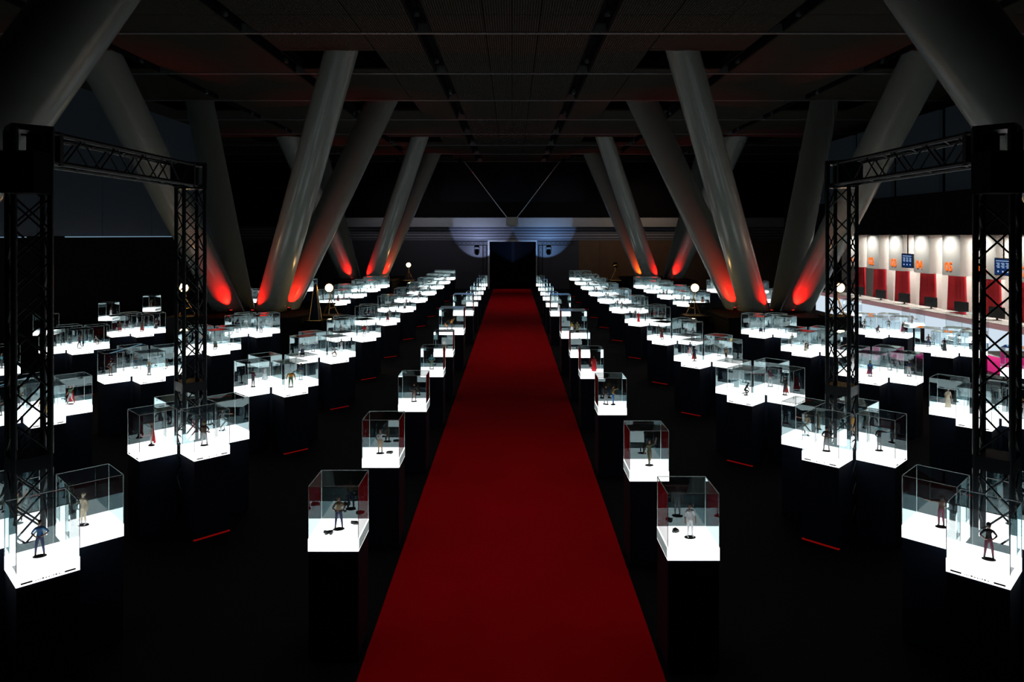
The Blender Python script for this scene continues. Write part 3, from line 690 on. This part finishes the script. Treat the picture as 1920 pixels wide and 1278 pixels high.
for i in range(7):
    num = '%02d' % (i + 1); yc = Y7 + BAYS * (6 - i)
    bd = thing('number_board', f'white hanging board with orange number {num}, {PLACE[i]} boards'.replace('seven boards', 'seven boards'), 'sign', (15.35, yc, 2.40))
    m = MB(); m.box(-.25, .25, -.5, .5, 0, 1.42); m.build('board', M['whitewall'], bd)
    me = text_mesh(num, .42, .01); me.materials.append(M['neon'])
    o = link('numeral', me, bd, (-.265, .12, .13)); o.matrix_local = Matrix(((0, 0, -1, -.265), (-1, 0, 0, .12), (0, 1, 0, .17), (0, 0, 0, 1)))
    sl = MB(); y0 = -.55
    vs_ = []; n = 12
    for k in range(n + 1):
        u = k / n; wv = .025 * math.sin(k * 2.4)
        vs_ += [(-.0 + wv, -.58 + 1.16 * u, 0), (.0 + wv, -.45 + .82 * u, 3.15)]
    N0 = len(vs_); vs_ += [(x + .06, y, z) for x, y, z in vs_]
    fs = [(2*k, 2*k+2, 2*k+3, 2*k+1) for k in range(n)]; fs += [tuple(N0 + j for j in reversed(f)) for f in fs]
    fs += [(1, 2*n+1, N0+2*n+1, N0+1), (0, 1, N0+1, N0), (2*n, N0+2*n, N0+2*n+1, 2*n+1)]
    sl.add(vs_, fs)
    tag(sl.build('red_curtain', M['redpanel'], loc=(15.80, yc + .85, 0)), f'tall tapered red curtain panel behind board {num}, {PLACE[i]}', 'curtain')
    m = MB(); m.box(0, .45, -.28, .28, 0, 3.78); tag(m.build('white_pier', M['whitewall'], loc=(16.7, yc - .1, 0)), f'white wall pier behind board {num}, {PLACE[i]}', 'pier')
    mo = thing('counter_monitor', f'black counter monitor below board {num}, {PLACE[i]}', 'monitor', (15.30, yc - .25, 1.11), R(14))
    m = MB(); m.box(-.02, .02, -.27, .27, .07, .42); m.build('screen_panel', M['monitor'], mo)
    m = MB(); m.box(-.08, .10, -.10, .10, 0, .012); m.box(.0, .03, -.03, .03, .01, .12); m.build('stand', M['monitor'], mo)
    ft = thing('ceiling_downlight', f'small downlight in the booth ceiling behind board {num}, {PLACE[i]}', 'light', (15.95, yc - .6, 3.76))
    m = MB(); m.lathe([(.06, 0), (.07, .06)], 14); m.build('housing', M['matte'], ft)
    lamp('AREA', 'downlight', (0, 0, -.03), 60, (1, .96, .88), parent=ft, shape='DISK', size=.25)
    fa = thing('track_downlight', f'small front spotlight washing board {num}, {PLACE[i]}', 'light', (14.5, yc + .1, 4.0))
    m = MB(); m.lathe([(.05, -.10), (.06, .06)], 14); m.build('housing', M['matte'], fa); 
    m = MB(); m.box(0.0, .42, -.02, .02, .05, .08); m.build('arm', M['matte'], fa)
    la = lamp('SPOT', 'board_wash', (0, 0, -.13), 72, (1, .97, .9), parent=fa, spot_size=R(110), spot_blend=.9, shadow_soft_size=.05)
    la.rotation_euler = (Vector((.65, -.1, -1.0))).to_track_quat('-Z', 'Y').to_euler()
for yy, nm in ((Y7 + BAYS * 3.5 - .02, 'between the third and fourth boards'), (Y7 + BAYS * .5 + .0, 'between the sixth and seventh boards')):
    sc = thing('information_screen', ('far' if 'third' in nm else 'near') + f' blue information screen, hanging {nm}', 'screen', (15.05, yy, 2.55))
    m = MB(); m.box(0, .06, -.38, .38, 0, .54); m.build('frame', M['monitor'], sc)
    m = MB(); m.box(-.004, 0, -.35, .35, .03, .51); m.build('display', M['screen'], sc)
    m = MB(); m.box(-.008, -.004, -.30, .30, .44, .46)
    for k in range(3):
        for j in range(4): m.box(-.008, -.004, -.29 + k * .21, -.29 + k * .21 + (.15 - .04 * (j % 2)), .37 - j * .045, .39 - j * .045)
        m.box(-.008, -.004, -.25 + k * .21, -.19 + k * .21, .10, .15)
    m.build('writing', M['screentext'], sc)
    m = MB(); m.tube((.03, 0, .54), (.03, 0, 1.27), .02); m.build('hanger', M['matte'], sc)
# magenta panelled desk among the right-hand displays
m = MB(); m.box(11.2, 13.0, 16.3, 16.9, .0, .62); dk = thing('magenta_desk', 'curved white desk with a bright magenta front behind the right truss tower', 'desk', (0, 0, 0))
m.build('desk_body', M['whitewall'], dk)
m = MB(); m.box(11.15, 13.05, 16.26, 16.95, .62, 1.0); m.build('magenta_band', M['magenta'], dk)
m = MB(); m.box(11.1, 13.1, 16.2, 17.0, 1.0, 1.03); m.build('desk_top', M['whitewall'], dk)

# ------------------------------------------------------------------ small truss frames with moving heads by the doorway
for sx, side in ((-1, 'left'), (1, 'right')):
    cx0 = (1.95 if sx > 0 else 1.85) * sx
    t = thing('small_truss', f'small black truss frame on the {side} of the dark doorway', 'truss', (cx0, 48.6, 0))
    sq = [(-.13, -.13, 0), (.13, -.13, 0), (.13, .13, 0), (-.13, .13, 0)]
    m = MB(); [m.tube((p[0], p[1], 0), (p[0], p[1], 3.15), .022, n=6) for p in sq]; lattice(m, (0, 0, 0), (0, 0, 3.1), sq, .3, .009); m.build('post', M['truss'], t)
    sq2 = [(0, -.13, -.13), (0, .13, -.13), (0, .13, .13), (0, -.13, .13)]
    m = MB(); [m.tube((-sx * .15, p[1], 3.25 + p[2]), (sx * 2.4, p[1], 3.25 + p[2]), .022, n=6) for p in sq2]; lattice(m, (0, 0, 3.25), (sx * 2.3, 0, 3.25), sq2, .3, .009); m.build('arm', M['truss'], t)
    mh = thing('moving_head', f'black moving head spotlight hanging from the {side} doorway truss', 'spotlight', (cx0 + sx * .55, 48.6, 2.55))
    m = MB(); m.box(-.16, .16, -.12, .12, .42, .55); m.build('base', M['truss'], mh)
    m = MB(); m.box(-.19, -.16, -.05, .05, .0, .46); m.box(.16, .19, -.05, .05, .0, .46); m.build('yoke', M['truss'], mh)
    m = MB(); m.lathe([(.09, -.2), (.14, -.12), (.15, .14), (.12, .2)], 18, (0, 0, .1)); m.build('head', M['matte'], mh)
    col = (.55, .66, 1.0) if sx < 0 else (.28, .55, 1.0)
    lamp('SPOT', 'head_beam', (0, .25, .15), 210, col, parent=mh, spot_size=R(96), spot_blend=.12, shadow_soft_size=.04).rotation_euler = Vector((-sx * .10, 1.6, .95)).to_track_quat('-Z', 'Y').to_euler()

# ------------------------------------------------------------------ ceiling tracks and their spotlights
for sx, side in ((-1, 'left'), (1, 'right')):
    for nm, (t0, t1) in zip(('inner', 'middle', 'outer'), sorted(TRK)):
        m = MB(); x0, x1 = sorted((sx * t0, sx * t1))
        m.box(x0, x0 + .03, YC[0] - BAY, YEND, CZ + .02, CZ + .3); m.box(x1 - .03, x1, YC[0] - BAY, YEND, CZ + .02, CZ + .3); m.box(x0, x1, YC[0] - BAY, YEND, CZ + .3, CZ + .33)
        tag(m.build('ceiling_track', M['matte']), f'black recessed {nm} lighting track running along the {side} of the ceiling', 'track')
m0 = MB(); m0.tube((0, 0, .28), (0, 0, .12), .012); sm = m0.mesh('stem', M['matte'])
m0 = MB(); m0.lathe([(.05, -.08), (.07, -.06), (.07, .1), (.04, .14)], 14); hm = m0.mesh('lamp_head', M['truss'])
m0 = MB(); m0.lathe([(.045, -.083), (.045, -.0801)], 14); lm = m0.mesh('lens', M['lens'])
for sx, side in ((-1, 'left'), (1, 'right')):
    for nm, (t0, t1) in zip(('inner', 'middle', 'outer'), sorted(TRK)):
        for k in range(3, 11):
            ty_ = YC[k] - BAY * .35
            t = thing('track_spotlight', f'small dim spotlight in the {side} {nm} ceiling track, {ORD[k-3]} from the front', 'spotlight', (sx * (t0 + t1) / 2, ty_, CZ + .02), 0, 'ceiling track spotlights')
            link('stem', sm, t)
            hd_ = link('lamp_head', hm, t); hd_.rotation_euler.x = R(25)
            if k % 3 == 0: link('lens', lm, hd_)
print('cases', NCASE[0], 'figurines', NFIG[0])
